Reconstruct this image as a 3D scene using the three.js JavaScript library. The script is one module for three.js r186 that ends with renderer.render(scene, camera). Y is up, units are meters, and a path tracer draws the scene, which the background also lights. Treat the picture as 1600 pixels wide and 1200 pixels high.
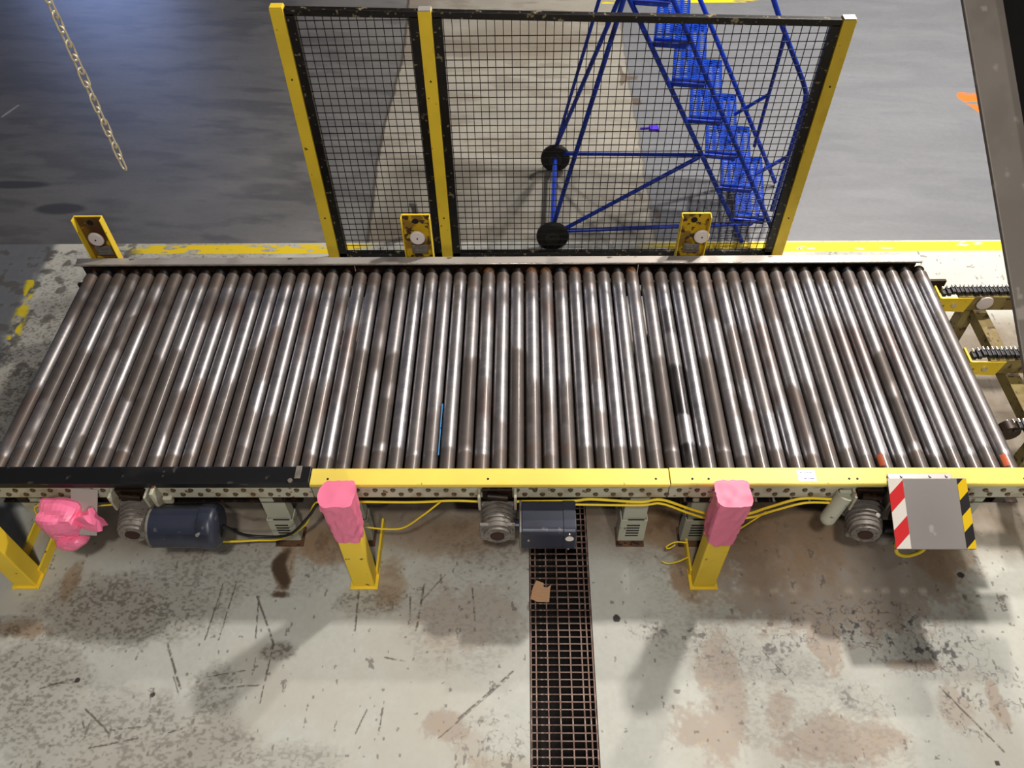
import * as THREE from 'three';
import { mergeGeometries } from 'three/addons/utils/BufferGeometryUtils.js';
import { RoundedBoxGeometry } from 'three/addons/geometries/RoundedBoxGeometry.js';
import { RectAreaLightUniformsLib } from 'three/addons/lights/RectAreaLightUniformsLib.js';

/* ───────── camera, exposure, lamps ───────── */
const scene = new THREE.Scene();
scene.background = new THREE.Color(0x050505);
const H = 0.62;                                        // height of the roller tops above the floor
const camera = new THREE.PerspectiveCamera(50.73, 4 / 3, 0.05, 80);
camera.position.set(2.706, 3.419 + H, 2.321);
camera.rotation.set(-0.87586, 0.02186, -0.01893, 'YXZ');
const renderer = new THREE.WebGLRenderer();
renderer.toneMapping = THREE.LinearToneMapping;
renderer.toneMappingExposure = 1.0;
renderer.shadowMap.enabled = true;
RectAreaLightUniformsLib.init();
const LAMPS = [                                        // x, z, radiance, height
  [6.0, -3.5, 1080, 6.2], [7.2, -7.0, 1250, 7.0], [2.6, 3.4, 480, 7.0],
  [14, -3.5, 300, 6.2], [14, -7.0, 260, 7.0], [5.4, 7.2, 620, 7.0],
];
const LAMP_SIZE = 0.4, LAMP_COLOR = 0xfff6ec;

/* ───────── helpers ───────── */
let seed = 7;
const rnd = () => { seed = (seed * 1664525 + 1013904223) >>> 0; return seed / 4294967296; };
const R = (a, b) => a + (b - a) * rnd();
const names = {};
const numbered = (n) => { const k = names[n] = (names[n] ?? -1) + 1; return k ? `${n}_${String(k).padStart(3, '0')}` : n; };
const clamp = (v, a = 0, b = 1) => Math.min(b, Math.max(a, v));
const sstep = (a, b, v) => { const t = clamp((v - a) / (b - a)); return t * t * (3 - 2 * t); };
const V3 = (x, y, z) => new THREE.Vector3(x, y, z);
function hash(i, j) { let h = Math.imul(i, 374761393) + Math.imul(j, 668265263); h = Math.imul(h ^ (h >>> 13), 1274126177); return ((h ^ (h >>> 16)) >>> 0) / 4294967296; }
function vn(x, y) {
  const i = Math.floor(x), j = Math.floor(y), f = x - i, g = y - j, u = f * f * (3 - 2 * f), v = g * g * (3 - 2 * g);
  const a = hash(i, j), b = hash(i + 1, j), c = hash(i, j + 1), d = hash(i + 1, j + 1);
  return a + (b - a) * u + (c - a) * v + (a - b - c + d) * u * v;
}
function fbm(x, y, o = 4) { let s = 0, a = 0.5, t = 0; for (let k = 0; k < o; k++) { s += a * vn(x, y); t += a; a *= 0.5; x = x * 2.03 + 17.1; y = y * 2.03 + 9.7; } return s / t; }

// uv in metres from the dominant normal axis
function uvBox(g) {
  const p = g.attributes.position, n = g.attributes.normal, uv = new Float32Array(p.count * 2);
  for (let i = 0; i < p.count; i++) {
    const ax = Math.abs(n.getX(i)), ay = Math.abs(n.getY(i)), az = Math.abs(n.getZ(i));
    const x = p.getX(i), y = p.getY(i), z = p.getZ(i);
    if (ay >= ax && ay >= az) { uv[2 * i] = x; uv[2 * i + 1] = z; } else if (ax >= az) { uv[2 * i] = z; uv[2 * i + 1] = y; } else { uv[2 * i] = x; uv[2 * i + 1] = y; }
  }
  g.setAttribute('uv', new THREE.BufferAttribute(uv, 2));
  return g;
}
const flat = (g) => (g.index ? g.toNonIndexed() : g);
function box(w, h, d, x = 0, y = 0, z = 0, r = 0.003) {
  const g = r > 0 ? new RoundedBoxGeometry(w, h, d, 1, Math.min(r, w / 2.1, h / 2.1, d / 2.1)) : flat(new THREE.BoxGeometry(w, h, d));
  g.translate(x, y, z); return g;
}
const cyl = (r, h, seg = 20, r2 = r) => flat(new THREE.CylinderGeometry(r2, r, h, seg));
const alongZ = (g) => g.rotateX(Math.PI / 2), alongX = (g) => g.rotateZ(-Math.PI / 2);
function bar(p, q, r, seg = 10) {
  const d = q.clone().sub(p), g = cyl(r, d.length(), seg);
  g.applyQuaternion(new THREE.Quaternion().setFromUnitVectors(V3(0, 1, 0), d.clone().normalize()));
  g.translate((p.x + q.x) / 2, (p.y + q.y) / 2, (p.z + q.z) / 2); return g;
}
function tube(pts, r, seg = 60, rs = 7) { return flat(new THREE.TubeGeometry(new THREE.CatmullRomCurve3(pts.map((p) => V3(...p)), false, 'catmullrom', 0.5), seg, r, rs, false)); }
function prism(pts, depth, bevel = 0) {               // pts in xy, extruded along +z
  const s = new THREE.Shape(pts.map(([x, y]) => new THREE.Vector2(x, y)));
  return flat(new THREE.ExtrudeGeometry(s, { depth, bevelEnabled: bevel > 0, bevelSize: bevel, bevelThickness: bevel, bevelSegments: 1 }));
}
function merge(gs) {
  const l = gs.map((g) => { g = flat(g); const o = new THREE.BufferGeometry(); o.setAttribute('position', g.attributes.position); o.setAttribute('normal', g.attributes.normal); o.setAttribute('uv', g.attributes.uv); return o; });
  return l.length > 1 ? mergeGeometries(l) : l[0];
}
const origin = new Map();
function thing(name, label, category, [x, y, z], group) {
  const o = new THREE.Group(); o.name = numbered(name); o.position.set(x, y, z); scene.add(o); origin.set(o, V3(x, y, z));
  o.userData = { label, category }; if (group) o.userData.group = group; return o;
}
// a part whose geometry is given in world coordinates (its thing stands unturned at its base)
function part(name, gs, mat, parent, label) {
  const g = uvBox(merge([].concat(gs))), o = origin.get(parent);
  if (o) g.translate(-o.x, -o.y, -o.z);
  const m = new THREE.Mesh(g, mat); m.name = parent ? name : numbered(name); m.castShadow = m.receiveShadow = true;
  (parent ?? scene).add(m); if (o) origin.set(m, o);
  if (label) m.userData.label = label;
  return m;
}
function solo(name, gs, mat, label, category, group) { const m = part(name, gs, mat, null); m.userData = { label, category }; if (group) m.userData.group = group; return m; }
function struct(name, gs, mat, parent) { const m = part(name, gs, mat, parent); if (!parent) { m.name = name; m.userData.kind = 'structure'; } return m; }
// a shared geometry put at a place under a thing
function put(name, geo, mat, parent, x, y, z) {
  const o = origin.get(parent), m = new THREE.Mesh(geo, mat); m.name = name; m.position.set(x - o.x, y - o.y, z - o.z); m.castShadow = m.receiveShadow = true; parent.add(m); return m;
}

/* ───────── textures ───────── */
function dataTex(w, h, fn, srgb = true, wrap = THREE.RepeatWrapping) {
  const d = new Uint8Array(w * h * 4), c = [0, 0, 0];
  for (let j = 0; j < h; j++) for (let i = 0; i < w; i++) { fn(i, j, c); const k = 4 * (j * w + i); d[k] = clamp(c[0], 0, 255); d[k + 1] = clamp(c[1], 0, 255); d[k + 2] = clamp(c[2], 0, 255); d[k + 3] = 255; }
  const t = new THREE.DataTexture(d, w, h); t.colorSpace = srgb ? THREE.SRGBColorSpace : THREE.NoColorSpace; t.wrapS = t.wrapT = wrap; t.magFilter = THREE.LinearFilter; t.minFilter = THREE.LinearMipmapLinearFilter; t.generateMipmaps = true; t.needsUpdate = true; return t;
}
const mix = (c, r, g, b, t) => { c[0] += (r - c[0]) * t; c[1] += (g - c[1]) * t; c[2] += (b - c[2]) * t; };
// worn paint, tiling every metre: base colour, dirt and chips
function paintTex(base, dirt, chip, o = {}) {
  const { dirtAt = 0.62, chipAt = 0.72, n = 256, f = 5 } = o;
  const w = (x, y, s, k) => { const a = vnp(x * s, y * s, s, k), b = vnp(x * s * 2, y * s * 2, s * 2, k + 5), e = vnp(x * s * 4, y * s * 4, s * 4, k + 9); return (a * 4 + b * 2 + e) / 7; };
  return dataTex(n, n, (i, j, c) => {
    const x = i / n, y = j / n; c[0] = base[0]; c[1] = base[1]; c[2] = base[2];
    const l = w(x, y, f, 1); mix(c, base[0] * 0.9, base[1] * 0.9, base[2] * 0.9, l);
    mix(c, ...dirt, 0.75 * sstep(dirtAt - 0.12, dirtAt + 0.12, w(x, y, f * 2, 2)));
    mix(c, ...chip, sstep(chipAt - 0.02, chipAt + 0.03, w(x, y, f * 5, 3)));
  });
}
function vnp(x, y, per, k) {                           // value noise that repeats after per cells
  const i = Math.floor(x), j = Math.floor(y), f = x - i, g = y - j, u = f * f * (3 - 2 * f), v = g * g * (3 - 2 * g), m = (a) => ((a % per) + per) % per;
  const h = (p, q) => hash(m(p) + 131 * k, m(q) + 71 * k), a = h(i, j), b = h(i + 1, j), c = h(i, j + 1), d = h(i + 1, j + 1);
  return a + (b - a) * u + (c - a) * v + (a - b - c + d) * u * v;
}
const M = {};
const std = (o) => new THREE.MeshStandardMaterial(o);
M.yellow = std({ map: paintTex([255, 220, 58], [232, 190, 44], [110, 84, 40], { dirtAt: 0.72, chipAt: 0.83 }), roughness: 0.5 });
M.guardYellow = std({ map: paintTex([254, 230, 104], [246, 214, 80], [150, 120, 60], { dirtAt: 0.74, chipAt: 0.84 }), roughness: 0.48 });
M.oldYellow = std({ map: paintTex([206, 170, 22], [112, 84, 40], [62, 44, 28], { dirtAt: 0.55, chipAt: 0.62, f: 7 }), roughness: 0.6 });
M.olive = std({ map: paintTex([150, 136, 80], [110, 92, 52], [70, 52, 34], { dirtAt: 0.55, chipAt: 0.7, f: 6 }), roughness: 0.65 });
M.frame = std({ map: paintTex([190, 190, 172], [160, 148, 124], [100, 70, 44], { dirtAt: 0.62, chipAt: 0.76, f: 6 }), roughness: 0.6 });
M.leg = std({ map: paintTex([176, 178, 162], [150, 140, 118], [110, 84, 56], { dirtAt: 0.66, chipAt: 0.82, f: 4 }), roughness: 0.6 });
M.rust = std({ map: paintTex([112, 78, 52], [84, 56, 38], [48, 34, 26], { dirtAt: 0.5, chipAt: 0.65, f: 9 }), roughness: 0.85, metalness: 0.2 });
M.bolt = std({ map: paintTex([120, 100, 80], [96, 72, 52], [60, 44, 34], { dirtAt: 0.5, chipAt: 0.7, f: 11 }), roughness: 0.5, metalness: 0.6 });
M.black = std({ map: paintTex([27, 27, 29], [40, 40, 41], [72, 70, 68], { dirtAt: 0.6, chipAt: 0.78, f: 4 }), roughness: 0.42, metalness: 0.2 });
M.fenceBlack = std({ map: paintTex([20, 18, 18], [30, 27, 25], [130, 118, 90], { dirtAt: 0.6, chipAt: 0.74, f: 9 }), roughness: 0.4, metalness: 0.2 });
M.oily = std({ map: paintTex([34, 26, 21], [56, 36, 24], [84, 54, 32], { dirtAt: 0.55, chipAt: 0.72, f: 10 }), roughness: 0.45, metalness: 0.5 });
M.wire = std({ color: 0x171312, roughness: 0.5, metalness: 0.3 });
M.rail = std({ map: paintTex([186, 180, 174], [150, 144, 138], [110, 98, 88], { dirtAt: 0.62, chipAt: 0.8, f: 4 }), roughness: 0.5, metalness: 0.35 });
M.plate = std({ map: paintTex([178, 174, 172], [164, 160, 158], [190, 188, 186], { dirtAt: 0.6, chipAt: 0.8, f: 3 }), roughness: 0.45, metalness: 0.35 });
M.gear = std({ map: paintTex([136, 132, 126], [104, 98, 92], [86, 74, 64], { dirtAt: 0.58, chipAt: 0.75, f: 12 }), roughness: 0.6, metalness: 0.25 });
M.bore = std({ color: 0x3b2019, roughness: 0.6, metalness: 0.3 });
M.navy = std({ map: paintTex([52, 57, 74], [42, 46, 58], [88, 88, 96], { dirtAt: 0.6, chipAt: 0.82, f: 5 }), roughness: 0.38, metalness: 0.15 });
M.capBlack = std({ color: 0x1d1d24, roughness: 0.42 });
M.orange = std({ color: 0xc05c38, roughness: 0.5 });
M.white = std({ color: 0xe6e2da, roughness: 0.5 });
M.reflector = std({ color: 0xded6d2, roughness: 0.35 });
M.cableYellow = std({ color: 0xe6cb2a, roughness: 0.45 });
M.cableBlack = std({ color: 0x141414, roughness: 0.5 });
M.blue = std({ map: paintTex([22, 62, 190], [16, 48, 160], [60, 96, 190], { dirtAt: 0.6, chipAt: 0.82, f: 5 }), roughness: 0.35, metalness: 0.15 });
M.tread = std({ color: 0x0f3fb0, roughness: 0.3, metalness: 0.25 });
M.tyre = std({ color: 0x191715, roughness: 0.75 });
M.hub = std({ color: 0x3b3835, roughness: 0.5, metalness: 0.4 });
M.chain = std({ color: 0xc9bfa6, roughness: 0.4, metalness: 0.55 });
M.pinBright = std({ color: 0xe8e4da, roughness: 0.25, metalness: 0.8 });
M.grate = std({ map: paintTex([148, 124, 114], [92, 70, 62], [170, 152, 142], { dirtAt: 0.55, chipAt: 0.7, f: 14 }), roughness: 0.6, metalness: 0.35 });
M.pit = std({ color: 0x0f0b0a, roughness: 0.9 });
M.pink = new THREE.MeshPhysicalMaterial({ color: 0xff80aa, roughness: 0.33, clearcoat: 0.3, clearcoatRoughness: 0.3 });
M.pinkWrap = new THREE.MeshPhysicalMaterial({ color: 0xee7c9f, roughness: 0.5 });
M.purple = std({ color: 0x4a25c4, roughness: 0.5 });
M.beam = std({ map: paintTex([112, 106, 100], [98, 92, 86], [128, 122, 116], { dirtAt: 0.55, chipAt: 0.75, f: 8 }), roughness: 0.55, metalness: 0.2 });
M.darkPaint = std({ color: 0x0c0b0b, roughness: 0.7 });
M.wall = std({ color: 0x6a6b6d, roughness: 0.85 });
M.ceiling = std({ color: 0x565655, roughness: 0.9 });
M.door = new THREE.MeshStandardMaterial({ color: 0x9fb4e0, emissive: 0x9db8ff, emissiveIntensity: 4.5, roughness: 0.8 });

/* ───────── floor ───────── */
const segDist = (x, y, a, b, c, d) => { const dx = c - a, dy = d - b, t = clamp(((x - a) * dx + (y - b) * dy) / (dx * dx + dy * dy)); return Math.hypot(x - a - t * dx, y - b - t * dy); };
const yellowWear = (x, z) => fbm(x * 9, z * 22, 3);
// front slab: pale painted concrete with wear, rust and scratches. [x, z, rx, rz, strength]
const RUST = [[1.62, 0.12, 0.16, 0.13, 0.75], [1.40, 0.22, 0.05, 0.2, 0.55], [1.98, 0.36, 0.09, 0.16, 0.55], [3.47, -0.02, 0.16, 0.16, 0.7], [3.58, 0.26, 0.07, 0.2, 0.7], [2.3, 0.08, 0.34, 0.12, 0.4], [3.95, -0.02, 0.3, 0.2, 0.6], [4.1, 0.1, 0.4, 0.3, 0.45], [5.0, 0.2, 0.16, 0.14, 0.5], [0.1, 0.62, 0.14, 0.05, 0.5], [2.6, 1.3, 0.2, 0.08, 0.25], [0.25, 0.33, 0.05, 0.12, 0.6]];
const BARE = [[4.35, 0.3, 0.75, 0.34, 0.85], [4.24, 0.62, 0.09, 0.22, 0.9], [4.62, 0.79, 0.09, 0.03, 0.8], [4.74, 0.79, 0.07, 0.03, 0.8], [3.68, 0.9, 0.12, 0.3, 0.6], [3.6, 1.12, 0.22, 0.14, 0.6], [4.2, 1.15, 0.34, 0.13, 0.7], [3.95, 1.02, 0.08, 0.14, 0.6], [4.78, 1.0, 0.1, 0.12, 0.5], [2.33, 1.09, 0.12, 0.08, 0.6], [2.46, 1.2, 0.1, 0.1, 0.35], [2.42, 0.55, 0.28, 0.2, 0.45], [2.2, 0.55, 0.07, 0.05, 0.4], [5.0, 1.0, 0.04, 0.13, 0.7]];
const CHIPS = [[4.45, 0.58, 0.42, 0.14, 1], [4.75, 0.7, 0.3, 0.16, 1], [4.1, 0.62, 0.2, 0.1, 0.8], [3.95, 0.75, 0.2, 0.12, 0.7], [3.65, 0.62, 0.12, 0.06, 0.8], [3.35, 0.62, 0.12, 0.05, 0.8], [4.85, 1.0, 0.14, 0.14, 0.9], [5.05, 0.9, 0.12, 0.12, 0.8], [2.55, 1.15, 0.2, 0.13, 0.6], [4.35, 0.95, 0.15, 0.08, 0.5], [3.75, 0.72, 0.25, 0.12, 0.7]];
const DIRT = [[0.6, 0.5, 0.5, 0.2, 0.8], [0.95, 0.3, 0.3, 0.25, 0.5], [0.2, 0.95, 0.35, 0.3, 0.6], [0.95, 1.2, 0.25, 0.12, 0.5], [1.17, 0.92, 0.13, 0.12, 0.5], [1.45, 0.73, 0.1, 0.05, 0.9], [1.9, 0.45, 0.2, 0.09, 0.6], [1.6, 1.25, 0.25, 0.08, 0.35], [-0.6, -1.0, 0.45, 1.0, 0.9], [-0.4, -2.0, 0.5, 0.4, 0.5], [0.05, 0.6, 0.2, 0.06, 0.8], [1.3, 0.25, 0.4, 0.18, 0.35], [2.5, 0.1, 0.3, 0.2, 0.5]];
const SCRATCH = [[0.87, 0.69, 1.0, 0.92, 9], [0.64, 1.2, 0.86, 1.155, 6], [0.56, 1.02, 0.71, 1.13, 7], [0.72, 1.12, 0.88, 1.1, 4], [0.55, 1.05, 0.6, 1.14, 6], [0.27, 0.93, 0.46, 0.87, 6], [0.34, 0.9, 0.46, 0.89, 5], [1.28, 0.43, 1.42, 0.69, 8], [1.42, 0.69, 1.41, 0.99, 6], [1.29, 0.43, 1.32, 0.66, 6], [2.65, 0.83, 2.39, 1.06, 7], [2.63, 0.86, 2.3, 1.15, 4], [2.17, 0.35, 2.15, 0.6, 9], [2.43, 0.38, 2.45, 0.56, 6], [1.82, 0.36, 1.83, 0.62, 8], [2.1, 0.42, 2.11, 0.56, 6], [2.28, 0.3, 2.13, 0.5, 4], [1.12, 0.86, 1.3, 0.83, 5], [1.16, 0.92, 1.4, 0.9, 5], [2.02, 0.98, 2.01, 1.13, 6], [1.94, 1.02, 1.9, 1.13, 5], [1.08, 0.35, 1.06, 0.67, 6], [1.15, 0.35, 1.13, 0.67, 6], [4.75, 0.9, 4.95, 1.2, 7], [3.9, 0.7, 4.05, 0.9, 4], [1.0, 1.13, 1.06, 1.11, 6], [0.95, 0.86, 1.0, 0.95, 4], [2.0, 0.76, 2.1, 0.78, 6]];
const blob = (L, x, z, wob) => { let m = 0; for (const [a, b, rx, rz, s] of L) { const dx = (x - a) / rx, dz = (z - b) / rz, q = dx * dx + dz * dz; if (q < 4) m = Math.max(m, s * (1 - sstep(0.35, 1.5, q + wob))); } return m; };
const FX0 = -2.6, FX1 = 7.6, FZ0 = -2.45, FZ1 = 2.65, BX0 = -5.4, BX1 = 10.4, BZ0 = -9, BZ1 = -2.45;
function frontColor(x, z, c) {
  const n1 = fbm(x * 2.2 + 3, z * 2.2), n2 = fbm(x * 14, z * 14 + 50), n3 = fbm(x * 55 + 9, z * 55, 3), n4 = vn(x * 120, z * 120);
  const k = 0.93 + 0.1 * n1 + 0.06 * (n3 - 0.5); c[0] = 193 * k; c[1] = 196 * k; c[2] = 189 * k;
  mix(c, 180, 176, 166, 0.5 * sstep(0.46, 0.68, n1));
  const wob = (n2 - 0.5) * 1.6 + (n3 - 0.5) * 0.9;
  // brown bare concrete
  const b = blob(BARE, x, z, wob * 1.1); mix(c, 160 + 24 * (n3 - 0.5), 144 + 22 * (n3 - 0.5), 130, sstep(0.08, 0.7, b) * (0.42 + 0.5 * n3));
  // chipped paint: dark rims round the lost flakes
  const ch = blob(CHIPS, x, z, wob * 0.4); if (ch > 0.05) { const e = Math.abs(fbm(x * 26 + 2, z * 26, 3) - 0.5 - 0.02); mix(c, 104, 99, 97, ch * (1 - sstep(0.01, 0.05, e)) * (0.3 + 0.6 * sstep(0.4, 0.6, n3))); mix(c, 78, 76, 76, ch * sstep(0.62, 0.7, n2 * 0.6 + n3 * 0.4) * 0.85); }
  // grey grime in speckles
  const d = Math.max(blob(DIRT, x, z, wob * 0.7), 0.5 * sstep(0.5, 0.64, fbm(x * 1.7 + 31, z * 1.7, 3)) * (x < 1.8 ? 1 : 0.4));
  const sp = fbm(x * 60 + 7, z * 95, 3); mix(c, 112, 106, 98, d * (0.3 + 0.3 * n2)); mix(c, 84, 79, 72, d * 0.7 * sstep(0.48, 0.66, sp * 0.75 + n2 * 0.25));
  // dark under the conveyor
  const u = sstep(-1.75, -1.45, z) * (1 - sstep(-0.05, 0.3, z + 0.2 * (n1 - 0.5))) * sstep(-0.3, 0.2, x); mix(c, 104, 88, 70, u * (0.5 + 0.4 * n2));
  const r = blob(RUST, x, z, wob); mix(c, 128, 90, 52, r * (0.4 + 0.5 * n3)); mix(c, 70, 48, 30, r * r * sstep(0.5, 0.7, n2) * 0.6);
  // oily crack by the leg
  mix(c, 62, 44, 28, (1 - sstep(0.6, 1.2, Math.hypot((x - 1.39 - 0.03 * Math.sin(z * 20)) / 0.045, (z - 0.27) / 0.13) + wob * 0.25)) * 0.9);
  mix(c, 62, 44, 28, (1 - sstep(0.6, 1.2, Math.hypot((x - 1.41) / 0.05, (z - 0.42) / 0.022) + wob * 0.4)) * 0.8);
  for (const [px, pz, rr] of [[0.47, 0.88, 0.014], [0.87, 0.95, 0.012], [3.19, 0.55, 0.02], [5.06, 0.3, 0.018], [4.9, 1.25, 0.012]]) if (Math.hypot(x - px, z - pz) < rr) mix(c, 48, 44, 42, 0.9);
  for (const [p, q, s, t, w] of SCRATCH) { if (Math.min(p, s) - 0.03 < x && x < Math.max(p, s) + 0.03 && Math.min(q, t) - 0.03 < z && z < Math.max(q, t) + 0.03) { const e = segDist(x + 0.006 * (n3 - 0.5), z + 0.006 * (n2 - 0.5), p, q, s, t); mix(c, 78, 72, 66, (1 - sstep(w * 0.0003, w * 0.0008, e)) * sstep(0.28, 0.55, n3) * 0.85); } }
  const st = vn(x * 46 + 0.6 * n2, z * 26); if (st > 0.9 && n4 > 0.35) mix(c, 96, 90, 84, 0.55);
  // coated floor to the left, with a worn yellow line along its edge
  const bx = -0.86 + 0.12 * (n2 - 0.5) + 0.1 * sstep(-1.6, -0.9, z) ; mix(c, 84 + 14 * n2, 87 + 14 * n2, 92 + 14 * n2, (1 - sstep(bx - 0.05, bx + 0.05, x)) * 0.94);
  if (z < -1.0) mix(c, 70, 66, 60, 0.6 * sstep(0.56, 0.66, n2) * (1 - sstep(-0.2, 0.1, x)));
  if (z < -1.45 && z > -2.05) mix(c, 206, 184, 20, (1 - sstep(0.02, 0.06, Math.abs(x + 0.86 - 0.16 * (z + 1.8)))) * sstep(0.44, 0.56, fbm(x * 20 + 6, z * 11, 3)) * 0.9);
  // yellow line behind the conveyor
  const on = Math.max(sstep(-0.4, -0.1, x) * (1 - sstep(1.4, 1.62, x)), sstep(3.5, 3.9, x));
  const edge = sstep(-2.438, -2.428, z) * (1 - sstep(-2.334, -2.324, z)), worn = x < 1.7 ? 0.42 + 0.12 * (1 - sstep(-0.2, 0.5, x)) : 0.3;
  mix(c, 226, 196, 22, on * edge * sstep(worn - 0.06, worn + 0.05, yellowWear(x, z)));
}
function backColor(x, z, c) {
  const n1 = fbm(x * 0.9, z * 5 + 4), n2 = fbm(x * 2.6 + 8 + z * 0.8, z * 9 - x * 1.2), n3 = fbm(x * 40, z * 60, 3), n0 = fbm(x * 0.7 + 5, z * 0.9 + 2, 3);
  const L = 1.5 + 0.025 * Math.sin(z * 2.1) + 0.03 * (n2 - 0.5), Rr = 3.71 + 0.05 * (n2 - 0.5);
  if (x < L) { const k = 0.82 + 0.24 * n1 + 0.16 * n2 + 0.12 * sstep(-0.6, 1.4, x); c[0] = 92 * k; c[1] = 92 * k; c[2] = 92 * k; mix(c, 56, 56, 58, 0.45 * sstep(0.42, 0.75, n2) ); mix(c, 128, 126, 124, 0.3 * sstep(0.5, 0.66, n0) * sstep(-1.5, 1, x)); }
  else if (x < Rr) { const k = 0.88 + 0.16 * n1 + 0.12 * n2; c[0] = 143 * k; c[1] = 140 * k; c[2] = 131 * k; mix(c, 118, 112, 102, 0.6 * sstep(0.5, 0.7, n2)); mix(c, 104, 92, 78, 0.4 * sstep(0.58, 0.74, n0)); }
  else { const k = 0.88 + 0.14 * n1 + 0.1 * n2; c[0] = 112 * k; c[1] = 115 * k; c[2] = 120 * k; mix(c, 92, 95, 101, 0.35 * sstep(0.42, 0.72, n2)); }
  c[0] += 8 * (n3 - 0.5); c[1] += 8 * (n3 - 0.5); c[2] += 8 * (n3 - 0.5);
  mix(c, 66, 60, 55, 0.8 * (1 - sstep(0.004, 0.02, Math.abs(x - L)))); mix(c, 84, 78, 72, 0.5 * (1 - sstep(0.003, 0.012, Math.abs(x - Rr))));
  if (Math.abs(x - Rr) < 0.08 && vn(x * 8, z * 5) > 0.78) mix(c, 84, 72, 62, 0.7);
  mix(c, 48, 48, 50, 0.7 * (1 - sstep(0.7, 1.2, Math.hypot((x + 1.0) / 0.2, (z + 2.88) / 0.07) + 0.4 * (n2 - 0.5))));
  mix(c, 50, 50, 52, 0.7 * (1 - sstep(0.7, 1.2, Math.hypot((x + 1.45) / 0.26, (z + 3.2) / 0.05) + 0.8 * (n2 - 0.5))));
  if (segDist(x, z, -2.02, -4.22, -1.95, -4.4) < 0.012) mix(c, 170, 170, 172, 0.7);
  const o = Math.min(segDist(x, z, 6.74, -4.44, 7.3, -4.5) - 0.055, segDist(x, z, 6.74, -4.44, 7.05, -3.7) - 0.07);
  mix(c, 226, 108, 40, (1 - sstep(0, 0.015, o)) * sstep(0.3, 0.42, n2));
  if (z > -6.46 && z < -6.31) mix(c, 226, 200, 30, ((x > 4.05 && x < 5.5) || (x > 3.55 && x < 3.8) ? 1 : 0) * sstep(0.34, 0.44, n2));
}
function floorMat(W, Hh, x0, x1, z0, z1, fn, rough) {
  const t = dataTex(W, Hh, (i, j, c) => fn(x0 + (i + 0.5) / W * (x1 - x0), z0 + (j + 0.5) / Hh * (z1 - z0), c), true, THREE.MirroredRepeatWrapping);
  return std({ map: t, roughness: rough });
}
const frontMat = floorMat(2048, 1024, FX0, FX1, FZ0, FZ1, frontColor, 0.62);
const backMat = floorMat(2048, 850, BX0, BX1, BZ0, BZ1, backColor, 0.4);
const RX0 = -8, RX1 = 26, RZ0 = -14, RZ1 = 9, RY = 8.4;   // the hall
const GX0 = 2.735, GX1 = 3.062, GZ0 = -0.55, GZ1 = 2.2;   // the drain opening
const floor = new THREE.Group(); floor.name = 'floor'; floor.userData.kind = 'structure'; scene.add(floor); origin.set(floor, V3(0, 0, 0));
function slab(name, x0, x1, z0, z1, mat, tx0, tx1, tz0, tz1, hole) {
  const s = new THREE.Shape([[x0, z0], [x1, z0], [x1, z1], [x0, z1]].map(([a, b]) => new THREE.Vector2(a, b)));
  if (hole) s.holes.push(new THREE.Path([[GX0, GZ0], [GX0, GZ1], [GX1, GZ1], [GX1, GZ0]].map(([a, b]) => new THREE.Vector2(a, b))));
  const g = flat(new THREE.ExtrudeGeometry(s, { depth: 0.16, bevelEnabled: false })); g.rotateX(Math.PI / 2);   // (x, z) plane, top at y = 0
  const p = g.attributes.position, uv = g.attributes.uv;
  for (let i = 0; i < p.count; i++) uv.setXY(i, (p.getX(i) - tx0) / (tx1 - tx0), (p.getZ(i) - tz0) / (tz1 - tz0));
  const m = new THREE.Mesh(g, mat); m.name = name; m.receiveShadow = m.castShadow = true; floor.add(m); return m;
}
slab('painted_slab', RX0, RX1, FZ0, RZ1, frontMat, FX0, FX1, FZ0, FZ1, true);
slab('coated_slab', RX0, 1.5, RZ0, BZ1, backMat, BX0, BX1, BZ0, BZ1);
slab('concrete_strip', 1.5, 3.71, RZ0, BZ1, backMat, BX0, BX1, BZ0, BZ1);
slab('coated_slab', 3.71, RX1, RZ0, BZ1, backMat, BX0, BX1, BZ0, BZ1);
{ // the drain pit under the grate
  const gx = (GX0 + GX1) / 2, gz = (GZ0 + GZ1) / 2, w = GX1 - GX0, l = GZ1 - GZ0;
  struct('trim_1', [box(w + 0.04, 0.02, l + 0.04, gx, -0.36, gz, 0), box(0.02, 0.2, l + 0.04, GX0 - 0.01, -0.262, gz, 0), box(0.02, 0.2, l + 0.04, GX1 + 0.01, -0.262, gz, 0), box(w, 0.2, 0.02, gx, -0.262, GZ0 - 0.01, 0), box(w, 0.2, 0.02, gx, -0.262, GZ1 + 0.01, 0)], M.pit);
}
struct('wall_back', box(RX1 - RX0 + 0.4, RY, 0.2, (RX0 + RX1) / 2, RY / 2, RZ0 - 0.1, 0), M.wall);
struct('wall_front', box(RX1 - RX0 + 0.4, RY, 0.2, (RX0 + RX1) / 2, RY / 2, RZ1 + 0.1, 0), M.wall);
struct('wall_left', box(0.2, RY, RZ1 - RZ0, RX0 - 0.1, RY / 2, (RZ0 + RZ1) / 2, 0), M.wall);
struct('wall_right', box(0.2, RY, RZ1 - RZ0, RX1 + 0.1, RY / 2, (RZ0 + RZ1) / 2, 0), M.wall);
struct('ceiling', box(RX1 - RX0 + 0.4, 0.2, RZ1 - RZ0 + 0.4, (RX0 + RX1) / 2, RY + 0.1, (RZ0 + RZ1) / 2, 0), M.ceiling);

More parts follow.
